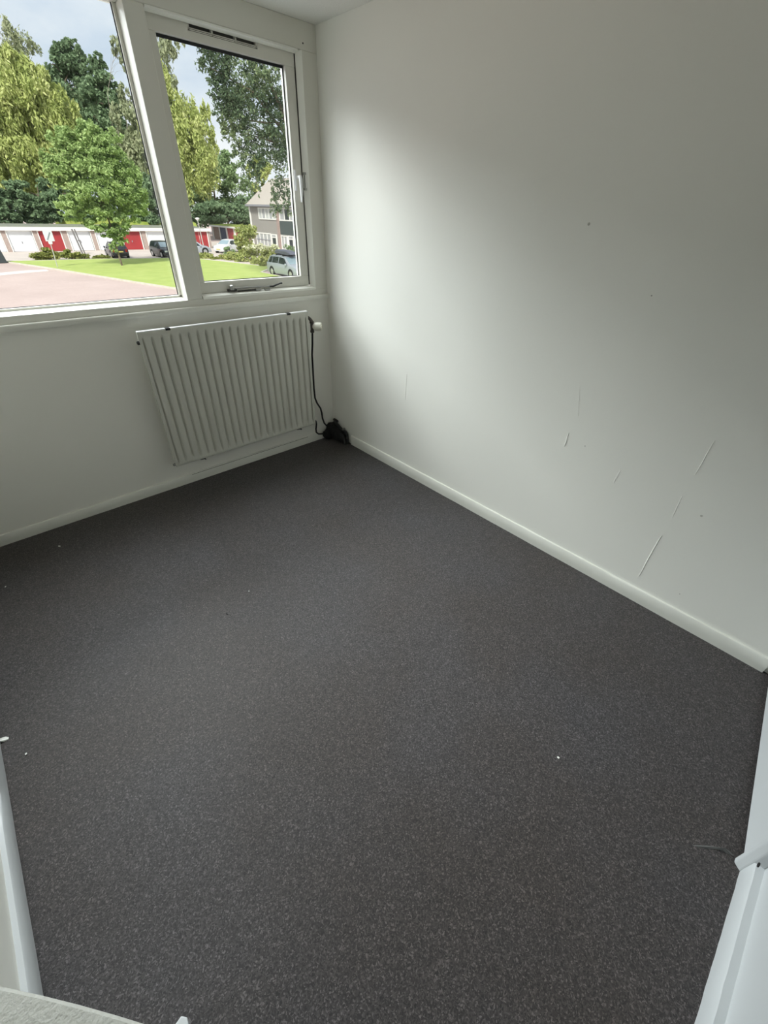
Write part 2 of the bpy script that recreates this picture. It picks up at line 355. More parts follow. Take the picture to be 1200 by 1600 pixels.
# door leaf folded open against the back wall, with hinge-side post
dr = empty('door_1', (-.855, -3.165, 0), 'plain white door leaf folded open against the back wall at the right photo edge', None, None, 0, 'structure')
hx, hy = -.848, -3.160; ex, ey = -.016, -3.078
dv = Vector((ex-hx, ey-hy, 0)).normalized(); nv = Vector((dv.y, -dv.x, 0))
p0 = Vector((hx, hy, 0)); p1 = Vector((ex, ey, 0))
poly = [p0, p1, p1+nv*.035, p0+nv*.035]
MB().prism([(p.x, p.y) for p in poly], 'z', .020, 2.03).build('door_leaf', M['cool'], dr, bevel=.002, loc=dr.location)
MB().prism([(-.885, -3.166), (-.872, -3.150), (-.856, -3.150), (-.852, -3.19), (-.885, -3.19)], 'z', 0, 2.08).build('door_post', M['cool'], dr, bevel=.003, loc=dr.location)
MB().tube([(-.853, -3.172, .22), (-.853, -3.172, .31)], .008, 10).build('hinge', M['darkmetal'], dr, smooth=True, loc=dr.location)

gh = at_y(1186, 1352, -3.1485)
MB().lathe([(0, .007), (.002, .007)], gh, (0, 1, 0), 10).build('hinge_gap_disc', M['dirt_gap'], dr, loc=dr.location)  # dark disc painting the shade of the open hinge-side gap

# ------------------------------------------------------------------ window
win = empty('window_1', (-1.2, 0, SILL_Z), 'white timber window with a wide fixed pane and a top-hung opening sash', None, None, 0, 'structure')
WL = win.location
FB = 1.119; FT = 2.257; YB = .12     # frame inner bottom/top
ML, MR = -.984, -.897               # mullion face
def wp(name, mb, m, bevel=.003, parent=None, **k):
    return mb.build(name, m, parent or win, bevel=bevel, loc=WL, **k)
wp('frame_bottom_rail', MB().prism([(0, SILL_Z+.001), (0, FB), (.09, FB+.008), (YB, FB+.008), (YB, SILL_Z+.001)], 'x', X0, 0), M['frame'], .002)
wp('frame_head', MB().box((X0, 0, FT), (0, YB, H)), M['frame'])
wp('frame_side_post', MB().box((-.10, 0, FB), (0, YB, FT)), M['frame'])
wp('frame_side_post', MB().box((X0, 0, FB), (X0+.06, YB, FT)), M['frame'])
wp('mullion', MB().box((ML, 0, FB), (MR, YB, FT)), M['frame'])
# fixed pane with glazing beads
wp('glass_pane', MB().box((X0+.06, .095, FB+.01), (ML-.002, .0995, FT)), M['glass'], 0)
bd = MB()
bd.box((ML-.014, .083, FB+.008), (ML, .094, FT)); wp('glazing_bead', bd, M['frame'], .002)
wp('glazing_bead', MB().box((X0+.06, .083, FB+.006), (ML, .094, FB+.018)), M['frame'], .002)
wp('glazing_seal', MB().box((ML-.018, .0935, FB+.018), (ML-.012, .0952, FT)), M['rubber'], 0)
wp('glazing_seal', MB().box((X0+.06, .0935, FB+.017), (ML-.018, .0952, FB+.021)), M['rubber'], 0)
# opening sash
SX0, SX1, SZ0, SZ1 = -.902, -.128, 1.140, 2.262
GX0, GX1, GZ0, GZ1 = -.853, -.187, 1.199, 2.192
sash = wp('sash', MB().box((SX0, .035, SZ0), (SX1, .085, GZ0)), M['frame'], .0025)     # bottom rail carries the sash's other pieces
def sp(name, mb, m, bevel=.0025, **k):
    return mb.build(name, m, sash, bevel=bevel, loc=WL, **k)
sp('sash_stile', MB().box((GX1, .035, GZ0), (SX1, .085, GZ1)), M['frame'])
sp('sash_stile', MB().box((SX0, .035, GZ0), (GX0, .085, GZ1)), M['frame'])
# top rail with cut-out for the vent
TR = MB(); VX0, VX1 = -.70, -.345
TR.box((SX0, .035, GZ1), (SX1, .085, 2.222)); TR.box((SX0, .035, 2.222), (VX0, .085, SZ1)); TR.box((VX1, .035, 2.222), (SX1, .085, SZ1)); TR.box((VX0, .06, 2.222), (VX1, .085, SZ1))
sp('sash_top_rail', TR, M['frame'], 0)
sp('sash_glass', MB().box((GX0, .062, GZ0), (GX1, .066, GZ1)), M['glass'], 0)
sl_ = MB()
sl_.box((GX0, .0585, GZ1-.012), (GX1, .0615, GZ1)); sl_.box((GX1-.006, .0585, GZ0), (GX1, .0615, GZ1-.012)); sl_.box((GX0, .0585, GZ0), (GX1-.006, .0615, GZ0+.004))
sp('glazing_seal', sl_, M['rubber'], 0)
# rebate gaps around the sash, their shade put in as dark strips
gp = MB(); gp.box((SX1, .05, SZ0), (-.1005, .052, SZ1)); gp.box((SX0, .05, SZ1), (SX1, .052, 2.2565+.02)); 
wp('rebate_shade_strip', gp, M['slot'], 0)
wp('rebate_strip', MB().box((SX0, .038, FB+.002), (-.1005, .09, SZ0-.003)), M['frame'], 0)
# stop bead on three sides of the sash, reveal light painted as brighter colour
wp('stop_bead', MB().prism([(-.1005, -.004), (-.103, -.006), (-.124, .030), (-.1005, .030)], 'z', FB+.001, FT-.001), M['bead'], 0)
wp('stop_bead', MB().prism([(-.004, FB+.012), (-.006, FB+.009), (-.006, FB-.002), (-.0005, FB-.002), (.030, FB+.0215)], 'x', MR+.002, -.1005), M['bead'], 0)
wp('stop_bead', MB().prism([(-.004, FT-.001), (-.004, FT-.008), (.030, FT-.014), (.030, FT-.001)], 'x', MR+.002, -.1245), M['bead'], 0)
# vent grille: louvre back, slats, two end caps, dividers
vg = wp('vent_grille', MB().box((VX0, .054, 2.224), (VX1, .059, SZ1-.001)), M['slot'], 0)
for z in (2.224, 2.2295, 2.244, 2.2565):
    MB().prism([(.036, z), (.052, z+.004), (.052, z+.006), (.036, z+.0035)], 'x', VX0, VX1).build('louvre', M['frame'], vg, loc=WL)
for x in (VX0, -.585, -.465, VX1-.008):
    MB().box((x, .036, 2.224), (x+.008, .054, SZ1-.001)).build('vent_divider', M['frame'], vg, loc=WL)
# espagnolette handle on the right stile
hd = wp('window_handle', MB().box((-.184, .029, 1.655), (-.170, .035, 1.755)), M['white_gloss'], .002)
MB().tube([(-.160, .034, 1.722), (-.160, .008, 1.722)], [.010, .009], 12).build('handle_neck', M['white_gloss'], hd, smooth=True, loc=WL)
MB().tube([(-.160, .004, 1.728), (-.160, .0, 1.715), (-.163, -.006, 1.66), (-.166, -.006, 1.60)], [.010, .0105, .009, .005], 12).build('handle_lever', M['white_gloss'], hd, smooth=True, loc=WL)
kp = MB(); kp.box((-.126, .010, 1.66), (-.1005, .034, 1.672)); kp.box((-.126, .010, 1.735), (-.1005, .034, 1.747)); kp.box((-.121, .016, 1.672), (-.1005, .030, 1.735))
kp.build('handle_keep', M['steel'], hd, loc=WL)
# casement stay on the bottom rail
def q(px, py, Y): return at_y(px, py, Y)
b0 = q(362, 451, .02); b1 = q(421, 447.5, .012); b2 = q(432, 445, .010); b3 = q(440, 443.5, .008)
stay = wp('casement_stay', MB().tube([b0, b0.lerp(b1, .5)+Vector((0, 0, .002)), b1], [.0055, .005, .0045], 8), M['steel'], 0, smooth=True)
MB().box((b0.x-.024, .012, b0.z-.014), (b0.x+.03, .036, b0.z-.004)).build('stay_bracket', M['darkmetal'], stay, loc=WL)
MB().lathe([(0, .013), (.012, .014), (.022, .012), (.026, .006)], (b0.x, .016, b0.z-.006), (0, 0, 1), 16).build('stay_pivot', M['steel'], stay, smooth=True, loc=WL)
MB().tube([b1, b1.lerp(b2, .5)+Vector((0, 0, -.004)), b2, b3+Vector((-.01, 0, .004)), b3+Vector((.004, 0, .004))], [.005, .0055, .005, .0045, .005], 8).build('stay_hook', M['black'], stay, smooth=True, loc=WL)
for px in (404, 418):
    c = q(px, 451.5, .012)
    MB().box((c.x-.020, .004, c.z-.007), (c.x+.016, .022, c.z+.003)).build('stay_pin', M['steel'], stay, bevel=.002, loc=WL)
MB().tube([q(372, 456, .02)+Vector((0, 0, .004)), q(384, 454.5, .014)+Vector((0, 0, .002)), q(402, 453, .012)], .004, 8).build('stay_underbar', M['darkmetal'], stay, smooth=True, loc=WL)
# small screw hole on the head and window board (sill)
MB().lathe([(0, .004), (.001, .004)], (-.088, 0.0003, 2.283), (0, -1, 0), 8).build('screw_hole', M['dirt_gap'], win, loc=WL)
sb = MB().prism([(-.022, 1.058), (-.024, 1.066), (-.024, 1.080), (-.020, 1.085), (0.03, 1.085), (.03, 1.058)], 'x', X0, -.0005)
tag(sb.build('trim_1', M['trim'], smooth=True), 'narrow white window board running below the window frame', None, None, 'structure')

# ------------------------------------------------------------------ radiator
RX0, RX1, RZ0, RZ1, RY = -1.318, -.241, .187, 1.003, -.093
rad = empty('radiator', ((RX0+RX1)/2, RY, 0), 'off-white ribbed steel panel radiator hanging under the window', 'radiator')
RL = rad.location
def rpart(name, mb, m, **k): return mb.build(name, m, rad, loc=RL, **k)
# pressed front sheet: 21 ribs
NR = 21; pitch = (RX1-RX0-.03)/NR
def relief(x):
    if x < RX0+.015 or x > RX1-.015: return 0
    t = ((x-RX0-.015)/pitch) % 1.0
    d = min(t, 1-t)*pitch
    return 0.0 if d > .011 else -.014*(.5+.5*math.cos(math.pi*d/.011))
xs = sorted(set([RX0, RX1] + [RX0+.015+pitch*(i+k) for i in range(NR+1) for k in (-.22, -.16, -.11, -.06, 0, .06, .11, .16, .22, .5) if RX0 < RX0+.015+pitch*(i+k) < RX1]))
zs = [RZ0, RZ0+.004, RZ0+.018, RZ0+.030, RZ0+.045, RZ0+.06, RZ1-.055, RZ1-.045, RZ1-.034, RZ1-.026, RZ1-.004, RZ1]
vs = []; fs = []
for z in zs:
    e = min(z-RZ0-.014, RZ1-.026-z); k_ = max(0, min(1, e/.03)); k_ = k_*k_*(3-2*k_)
    for x in xs:
        y = RY + (-relief(x))*k_ + (.003 if z in (RZ0, RZ1) else 0)
        vs.append((x, y, z))
nx = len(xs)
for i in range(len(zs)-1):
    for j in range(nx-1): fs.append((i*nx+j, i*nx+j+1, (i+1)*nx+j+1, (i+1)*nx+j))
rpart('front_panel', MB().add(vs, fs), M['radiator'], smooth=True)
rpart('back_panel', MB().box((RX0, RY+.014, RZ0+.002), (RX1, RY+.024, RZ1-.002)), M['radiator'], bevel=.003)
rpart('top_rim', MB().box((RX0-.002, RY+.001, RZ1-.003), (RX1+.002, RY+.026, RZ1+.003)), M['white_gloss'], bevel=.0015)
rpart('side_rim', MB().box((RX0-.003, RY+.001, RZ0), (RX0, RY+.025, RZ1)), M['radiator'])
rpart('side_rim', MB().box((RX1, RY+.001, RZ0), (RX1+.003, RY+.025, RZ1)), M['radiator'])
for px in (262, 451):
    c = at_y(px, 513 if px < 300 else 489, RY)
    br_ = rpart('top_bracket', MB().box((c.x-.013, RY-.003, RZ1-.008), (c.x+.013, RY+.027, RZ1+.0045)), M['black'], bevel=.002)
for px, py in ((318, 718), (468, 670)):
    c = at_y(px, py, RY+.02)
    rpart('lower_hook', MB().tube([(c.x-.015, RY+.03, RZ0-.014), (c.x-.004, RY+.012, RZ0-.006), (c.x+.008, RY+.008, RZ0-.006), (c.x+.014, RY+.015, RZ0-.016), (c.x+.01, -.001, RZ0-.016)], .004, 8), M['black'], smooth=True)
rpart('end_plug', MB().lathe([(0, .010), (.008, .010), (.012, .006)], (RX0-.003, RY+.012, RZ1-.055), (-1, 0, 0), 12), M['black'], smooth=True)
rpart('end_plug', MB().lathe([(0, .009), (.010, .009), (.014, .005)], (RX0-.003, RY+.014, RZ0+.012), (-1, 0, 0), 12), M['steel'], smooth=True)
# valve: elbow out of the top right end, body, thermostat knob
V = Vector((-.196, RY+.018, .90))
rpart('valve_elbow', MB().tube([(RX1, RY+.014, RZ1-.04), (RX1+.014, RY+.014, RZ1-.042), (RX1+.026, RY+.015, RZ1-.052), (V.x-.006, V.y, RZ1-.066), (V.x-.004, V.y, .925)], [.009, .010, .011, .011, .012], 12), M['brown'], smooth=True)
vb = rpart('valve_body', MB().lathe([(0, .009), (.004, .014), (.016, .014), (.02, .011), (.06, .011), (.064, .015), (.076, .015), (.08, .010)], (V.x-.004, V.y, .858), (0, 0, 1), 14), M['brown'], smooth=True)
kn = rpart('thermostat_knob', MB().lathe([(0, .013), (.006, .019), (.012, .024), (.026, .0285), (.050, .028), (.062, .024), (.064, .018), (.061, .0165), (.061, .006), (.065, .004)], (V.x+.002, V.y-.002, .90), (.66, -.75, .05), 24), M['chrome_white'], smooth=True)
PX = at_y(487, 545, -.045).x
rpart('supply_pipe', MB().tube([(V.x-.004, V.y, .86), (V.x-.002, V.y+.012, .78), (PX, -.045, .70), (PX-.004, -.045, .45), (-.196, -.045, .375), (-.180, -.045, .33), (-.150, -.043, .28), (-.139, -.04, .24), (-.134, -.04, .19), (-.120, -.04, .145), (-.095, -.04, .112), (-.05, -.04, .10)], .0068, 10), M['black'], smooth=True)
rpart('return_pipe', MB().tube([(RX1-.004, RY+.014, .215), (RX1+.008, RY+.014, .212), (RX1+.018, RY+.018, .20), (-.214, -.066, .17), (-.214, -.055, .125), (-.208, -.047, .092), (-.185, -.043, .068), (-.15, -.041, .058), (-.10, -.04, .062), (-.05, -.04, .068)], .0068, 10), M['black'], smooth=True)

# black pipe bundle in the corner
pb = empty('pipe_bundle', (-.055, -.10, 0), 'black insulated heating pipes bundled in the floor corner right of the radiator', 'pipes')
PL = pb.location
def lump(mb, c, r, seed, n=10):
    rr = random.Random(seed); vs = []; fs = []
    for i in range(n+1):
        th = math.pi*i/n
        for k in range(2*n):
            ph = math.pi*k/n; s_ = 1+rr.uniform(-.10, .10)
            vs.append((min(-.002, c[0]+r[0]*s_*math.sin(th)*math.cos(ph)), min(-.002, c[1]+r[1]*s_*math.sin(th)*math.sin(ph)), max(.001, c[2]+r[2]*s_*math.cos(th))))
    for i in range(n):
        for k in range(2*n): fs.append((i*2*n+k, i*2*n+(k+1) % (2*n), (i+1)*2*n+(k+1) % (2*n), (i+1)*2*n+k))
    return mb.add(vs, fs)
fo = MB(); lump(fo, (-.05, -.055, .07), (.055, .06, .065), 1); lump(fo, (-.045, -.12, .055), (.05, .07, .05), 2); lump(fo, (-.09, -.05, .045), (.05, .045, .042), 5); lump(fo, (-.04, -.18, .04), (.038, .05, .035), 6)
fo.build('insulation', M['soot'], pb, smooth=True, loc=PL)
MB().tube([(-.028, -.05, .135), (-.028, -.09, .128), (-.028, -.15, .105), (-.028, -.205, .098), (-.028, -.222, .08), (-.028, -.226, .002)], .0105, 12).build('riser_pipe', M['black'], pb, smooth=True, loc=PL)
MB().tube([(-.055, -.05, .10), (-.056, -.14, .085), (-.056, -.20, .07), (-.056, -.222, .05), (-.056, -.226, .002)], .0105, 12).build('riser_pipe', M['black'], pb, smooth=True, loc=PL)
MB().tube([(-.012, -.03, .145), (-.012, -.075, .142)], .012, 10).build('pipe_clip', M['darkmetal'], pb, smooth=True, loc=PL)
MB().box((-.04, -.185, .108), (-.016, -.172, .122)).build('pipe_clamp', M['steel'], pb, bevel=.002, loc=PL)

# ------------------------------------------------------------------ stucco board bottom left + white peg, floor bits
zt = .45
pts = [at_z(x, y, zt) for x, y in ((-60, 1527), (0, 1541), (60, 1554), (120, 1569), (180, 1586), (235, 1603), (300, 1626))]
d_ = (pts[-1]-pts[0]).normalized(); n_ = Vector((d_.y, -d_.x, 0))
if n_.dot(CAM-pts[3]) < 0: n_ = -n_
vs = []; fs = []
TK = .34                          # depth of the boxed ledge towards the camera
for p in pts:
    p = Vector((max(p.x, X0+.003), p.y, zt))
    def cl(v): return Vector((max(v.x, X0+.003), max(v.y, Y0+.003), v.z))
    vs += [cl(Vector((p.x, p.y, 0))), cl(Vector((p.x, p.y, zt-.006))), cl(p + n_*.004), cl(p + n_*.014 + Vector((0, 0, .001))), cl(p + n_*(TK-.01)), cl(p + n_*TK - Vector((0, 0, .01))), cl(Vector((p.x, p.y, 0)) + n_*TK)]
k = 7
for i in range(len(pts)-1):
    for j in range(k): fs.append((i*k+j, i*k+(j+1) % k, (i+1)*k+(j+1) % k, (i+1)*k+j))
fs += [tuple(range(k)), tuple(range((len(pts)-1)*k, len(pts)*k))]
c0 = Vector((pts[3].x, pts[3].y, 0))
tag(MB().add(vs, fs).build('plaster_ledge', M['stucco'], smooth=True, loc=c0), 'pale rough stucco-faced ledge filling the bottom left photo corner', 'ledge')
a = at_z(272, 1606, 0); b = at_z(297, 1606, 0); top1 = at_z(283, 1587.5, .03); top2 = at_z(292, 1589, .03)
pk = MB().add([at_z(268, 1612, 0), at_z(300, 1612, 0), at_z(298, 1597, 0), at_z(284, 1592, 0), at_z(270, 1606, .03), at_z(296, 1606, .03), top2, top1],
              [(0, 1, 2, 3), (4, 5, 6, 7), (0, 1, 5, 4), (1, 2, 6, 5), (2, 3, 7, 6), (3, 0, 4, 7)])
tag(pk.build('wood_offcut', M['cool'], bevel=.002, loc=at_z(285, 1604, 0)), 'small white-painted wood tip at the bottom photo edge beside the stucco ledge', 'offcut')

def flake(name, px, py, r, m, label, cat, seed, up=.002, group=None):
    rr = random.Random(seed); c = at_z(px, py, 0); n = 7; top = []; bot = []
    for k in range(n):
        q_ = 2*math.pi*k/n; rad_ = r*rr.uniform(.5, 1.1)
        h = .0012 + up*max(0, math.cos(q_))
        top.append((math.cos(q_)*rad_, math.sin(q_)*rad_*.6, h+.001)); bot.append((math.cos(q_)*rad_, math.sin(q_)*rad_*.6, h-.0008))
    mb = MB().add(top+bot, [tuple(range(n)), tuple(range(2*n-1, n-1, -1))] + [(k, (k+1) % n, n+(k+1) % n, n+k) for k in range(n)])
    o = mb.build(name, m); o.location = (c.x, c.y, 0); o.rotation_euler = (0, 0, rr.uniform(0, 6)); return tag(o, label, cat, group)
flake('paint_flake', 872, 1184, .006, M['flake'], 'small white paint crumb alone on the right middle of the carpet', 'flake', 1)
flake('dirt_crumb', 355, 960, .006, M['dirt_gap'], 'small black crumb on the carpet below the radiator, left of centre', 'crumb', 2)
flake('paint_flake', 93, 854, .011, M['flake'], 'dusty white flake in the shade by the window-wall skirting, far left', 'flake', 3)
flake('paint_flake', 9, 917, .007, M['flake'], 'white crumb on the carpet touching the left photo edge, below the skirting', 'flake', 4)
flake('paint_flake', 6, 1156, .016, M['flake'], 'curled white paint flake at the left photo edge, atop the left skirting line', 'flake', 5, .012)
flake('paint_flake', 41, 1178, .006, M['flake'], 'tiny white glint of paint near the curled flake at left', 'flake', 6)
flake('paint_flake', 389, 924, .004, M['flake'], 'tiny pale speck on the carpet a hand above the black crumb', 'flake', 7)
flake('paint_flake', 281, 760, .008, M['flake'], 'pale flake against the skirting below the radiator left end', 'flake', 8)
# torn carpet corner by the door hinge, its glint painted as paler colour
c = at_z(1131, 1331, 0); rr = random.Random(9)
vs = []; fs = []; A_ = [at_z(1085, 1322, 0), at_z(1112, 1324, 0), at_z(1130, 1327, 0), at_z(1141, 1336, 0)]
for i, p in enumerate(A_):
    hh = (.001, .006, .011, .006)[i]; wv = Vector((.012, -.022, 0))*(.5, 1, 1, .6)[i]
    vs += [p - wv*.5 + Vector((0, 0, .0005)), p + Vector((0, 0, hh)), p + wv*.7 + Vector((0, 0, .0005))]
for i in range(3): fs += [(3*i, 3*i+1, 3*i+4, 3*i+3), (3*i+1, 3*i+2, 3*i+5, 3*i+4)]
fs += [(0, 1, 2), (9, 10, 11), (0, 3, 6, 9, 11, 8, 5, 2)]
tag(MB().add(vs, fs).build('carpet_scrap', mat('worn_carpet_glint', (.13, .13, .125), .7), smooth=True, loc=c), 'lifted grey carpet edge with a pale worn tip and painted glint beside the door hinge', 'carpet scrap')

# ------------------------------------------------------------------ outside ground
G = -2.95
def ground_poly(name, pts, z, th, m, label):
    return tag(MB().prism(pts, 'z', z-th, z).build(name, m), label, None, None, 'structure')
ground_poly('ground', [(-60, 6), (110, 6), (110, 190), (-60, 190)], G-.02, .3, M['paver'], 'red clinker street and ground outside the window')
ground_poly('trim_2', [(-20, 53.9), (18, 51.7), (19.5, 47.4), (22.0, 38.5), (20.2, 36), (19.4, 8), (33.5, 8), (33.5, 100), (-20, 100)], G-.004, .10, M['paving_beige'], 'beige paved parking court before the garages')
lawn_pts = [(2.5, 53.4), (4.64, 46.7), (6.1, 41.4), (7.94, 34.8), (9.34, 30), (11, 23), (18.7, 23), (18.75, 36), (21.8, 39.3), (19.3, 48.3), (18.4, 51.2), (10, 52.9)]
ground_poly('lawn', lawn_pts, G+.06, .2, M['lawn'], 'bright green lawn triangle between street and parking court')
kb = MB(); lp = lawn_pts
for i in range(len(lp)):
    a = Vector((*lp[i], 0)); b = Vector((*lp[(i+1) % len(lp)], 0)); d = (b-a).normalized(); n = Vector((d.y, -d.x, 0))
    kb.prism([(v.x, v.y) for v in (a-n*.02, b-n*.02, b-n*-.16, a-n*-.16)], 'z', G-.1, G+.075)
tag(kb.build('trim_3', M['kerb']), 'pale concrete kerb around the lawn', None, None, 'structure')
p = [at_z(-80, 431, G), at_z(0, 426, G), at_z(40, 422.5, G), at_z(72, 421, G), at_z(76, 423, G), at_z(40, 426, G), at_z(0, 430, G), at_z(-80, 436, G)]
ground_poly('trim_4', [(v.x, v.y) for v in p], G-.008, .08, M['pale_strip'], 'pale paving strip crossing the street left of the lawn')
bk = MB().prism([(71.5, G), (73.5, -.25), (75, -.05), (80, 0), (82, G)], 'x', 12, 29)
tag(bk.build('trim_5', M['lawn2']), 'grassy bank behind the garages', None, None, 'structure')

# ------------------------------------------------------------------ garages
gr = empty('garage_row', (13, 64.8, G), 'long low row of white and red garages with white fascia', 'garages')
GL = gr.location
def gpart(name, mb, m, parent=None, **k): return mb.build(name, m, parent or gr, loc=GL, **k)
GZT = -.97
starts = [-4.1, -1.25, 1.6, 4.45, 7.3, 10.15, 13.0, 15.85, 18.75, 21.6, 24.55]
cols = ['w', 'w', 'w', 'w', 'r', 'w', 'w', 'r', 'w', 'w', 'r']
for i, (x, c_) in enumerate(zip(starts, cols)):
    gpart('brick_pier', MB().box((x-.52, 64.8, G), (x+.02, 65.1, GZT)), M['brick_pier'])
    dw = 2.22 if c_ == 'r' else 2.33
    dd = gpart('garage_door', MB().box((x+.02, 64.95, G+.02), (x+dw+.05, 65.0, GZT-.03)), M['door_red'] if c_ == 'r' else M['door_white'])
    fr = MB(); fr.box((x, 64.78, G), (x+.09, 64.96, GZT)); fr.box((x+dw, 64.78, G), (x+dw+.09, 64.96, GZT)); fr.box((x+.09, 64.78, GZT-.06), (x+dw, 64.96, GZT))
    gpart('door_frame', fr, M['out_white'])
    gpart('door_handle', MB().box((x+dw/2-.04, 64.90, G+.78), (x+dw/2+.04, 64.95, G+.98)), M['gutter'], dd)
    if c_ == 'r' and x > 20: gpart('door_seam', MB().box((x+dw/2-.02, 64.945, G+.03), (x+dw/2+.02, 64.96, GZT-.05)), M['out_white'], dd)
gpart('end_wall', MB().box((26.9, 64.8, G), (27.15, 71, GZT)), M['brick_pier'])
gpart('back_wall', MB().box((-4.6, 70.8, G), (26.9, 71, GZT)), M['brick_pier'])
gpart('fascia', MB().box((-4.7, 64.55, GZT), (27.3, 64.62, -.64)), M['out_white'])
gpart('soffit', MB().box((-4.7, 64.62, GZT), (27.3, 65.1, GZT+.03)), M['out_white'])
gpart('roof', MB().prism([(64.62, -.9), (64.62, -.66), (71.3, -.52), (71.3, -.9)], 'x', -4.7, 27.3), M['roof_felt'])

# ------------------------------------------------------------------ sheds
sh = empty('shed_row', (38, 80, G), 'row of narrow storage sheds with blue and red doors beyond the garages', 'sheds')
SL = sh.location; sx = 37.5
def spart(name, mb, m, **k): return mb.build(name, m, sh, loc=SL, **k)
spart('side_wall', MB().box((sx, 87.3, G), (sx+3, 87.6, -1.05)), M['brick_pier'])
spart('back_wall', MB().box((sx+2.8, 67.2, G), (sx+3, 87.3, -1.05)), M['brick_pier'])
ys = [87.0, 84.2, 81.3, 78.1, 75.2, 72.2, 69.9]
dm = ['door_wood', 'door_blue', 'door_red', 'door_red', 'door_wood', 'door_blue', 'door_red']
for y, m_ in zip(ys, dm):
    spart('shed_door', MB().box((sx+.08, y-2.3, G), (sx+.14, y, -1.1)), M[m_])
    spart('door_post', MB().box((sx-.02, y, G), (sx+.2, y+.28, -1.05)), M['out_white'])
    spart('wall_strip', MB().box((sx+.05, y-2.66, G), (sx+.2, y-2.3, -1.05)), M['brick_pier'] if m_ == 'door_wood' else M['out_white'])
spart('fascia', MB().box((sx-.3, 67.2, -1.06), (sx-.2, 87.8, -.82)), M['out_white'])
spart('roof', MB().prism([(sx-.2, -.9), (sx-.2, -.80), (sx+3.2, -.62), (sx+3.2, -.9)], 'y', 67.2, 87.8), M['lawn2'])

# ------------------------------------------------------------------ terraced house
ho = empty('terraced_house', (38.5, 58, G), 'two-storey grey and dark-panelled terraced house with pitched brown roof', 'house')
HL = ho.location; hx = 34.5
def hpart(name, mb, m, parent=None, **k): return mb.build(name, m, parent or ho, loc=HL, **k)
hpart('wall', MB().box((hx, 58.9, G), (hx+8, 66.3, 2.15)), M['render_grey'])
hpart('wall', MB().box((hx+.05, 40, G), (hx+8, 58.4, 2.15)), M['out_white'])
hpart('party_wall', MB().box((hx-.12, 58.4, G), (hx+8, 58.9, 2.15)), M['pipe_red'])
hpart('corner_trim', MB().box((hx-.10, 66.15, G), (hx+.1, 66.45, 2.15)), M['out_white'])
hpart('roof', MB().prism([(hx-.4, 2.12), (hx-.4, 2.24), (hx+4, 5.4), (hx+8.4, 2.24), (hx+8.4, 2.12)], 'y', 40, 66.6), M['tiles'])
hpart('gutter', MB().box((hx-.55, 40, 2.04), (hx-.4, 66.6, 2.26)), M['gutter'])
hpart('soffit', MB().box((hx-.45, 40, 2.0), (hx, 66.6, 2.06)), M['gutter'])
def window(y0, y1, z0, z1, npan, m_, fw=.13, name='window_frame'):
    mb = MB(); mb.box((hx-.08, y0, z0), (hx+.03, y1, z0+fw)); mb.box((hx-.08, y0, z1-fw), (hx+.03, y1, z1))
    st = (y1-y0)/npan
    for i in range(npan+1):
        yy = y0 + st*i; a_ = max(y0, yy-fw/2); b_ = min(y1, yy+fw/2)
        if i == 0: b_ = y0+fw
        if i == npan: a_ = y1-fw
        mb.box((hx-.08, a_, z0+fw), (hx+.03, b_, z1-fw))
    f = hpart(name, mb, M['out_white'])
    for i in range(npan):
        hpart('pane', MB().box((hx-.03, y0+st*i+fw*.4, z0+fw*.8), (hx+.0, y0+st*(i+1)-fw*.4, z1-fw*.8)), M[m_[i % len(m_)]], f)
    return f
window(58.95, 63.8, .55, 1.93, 5, ['curtain', 'pale_glass', 'curtain', 'pale_glass', 'curtain'])
window(50.5, 58.1, .52, 1.93, 6, ['pale_glass', 'dark_glass', 'pale_glass'])
hpart('dark_panel', MB().box((hx-.04, 46, -1.05), (hx+.06, 58.25, .48)), M['panel_dark'])
f = window(60.95, 65.2, -1.15-1.6, -1.05, 4, ['pale_glass'])
hpart('transom', MB().box((hx-.09, 61.0, -1.92), (hx, 65.1, -1.84)), M['gutter'], f)
hpart('plinth', MB().box((hx-.05, 60.8, G), (hx+.02, 65.5, G+.2)), M['brick_pier'])
def door(y0, y1):
    f = hpart('door_frame', MB().box((hx-.09, y0, G), (hx+.02, y1, -1.1)), M['out_white'])
    hpart('door_glass', MB().box((hx-.11, y0+.28, G+.25), (hx-.085, y1-.28, -1.55)), M['dark_glass'], f)
    hpart('fanlight', MB().box((hx-.11, y0+.25, -1.42), (hx-.085, y1-.25, -1.2)), M['pale_glass'], f)
door(59.3, 60.75); door(54.9, 56.3)
window(52.0, 54.2, -2.2, -1.2, 1, ['dark_glass'])
window(56.6, 58.2, G+.1, -1.15, 2, ['pale_glass'])

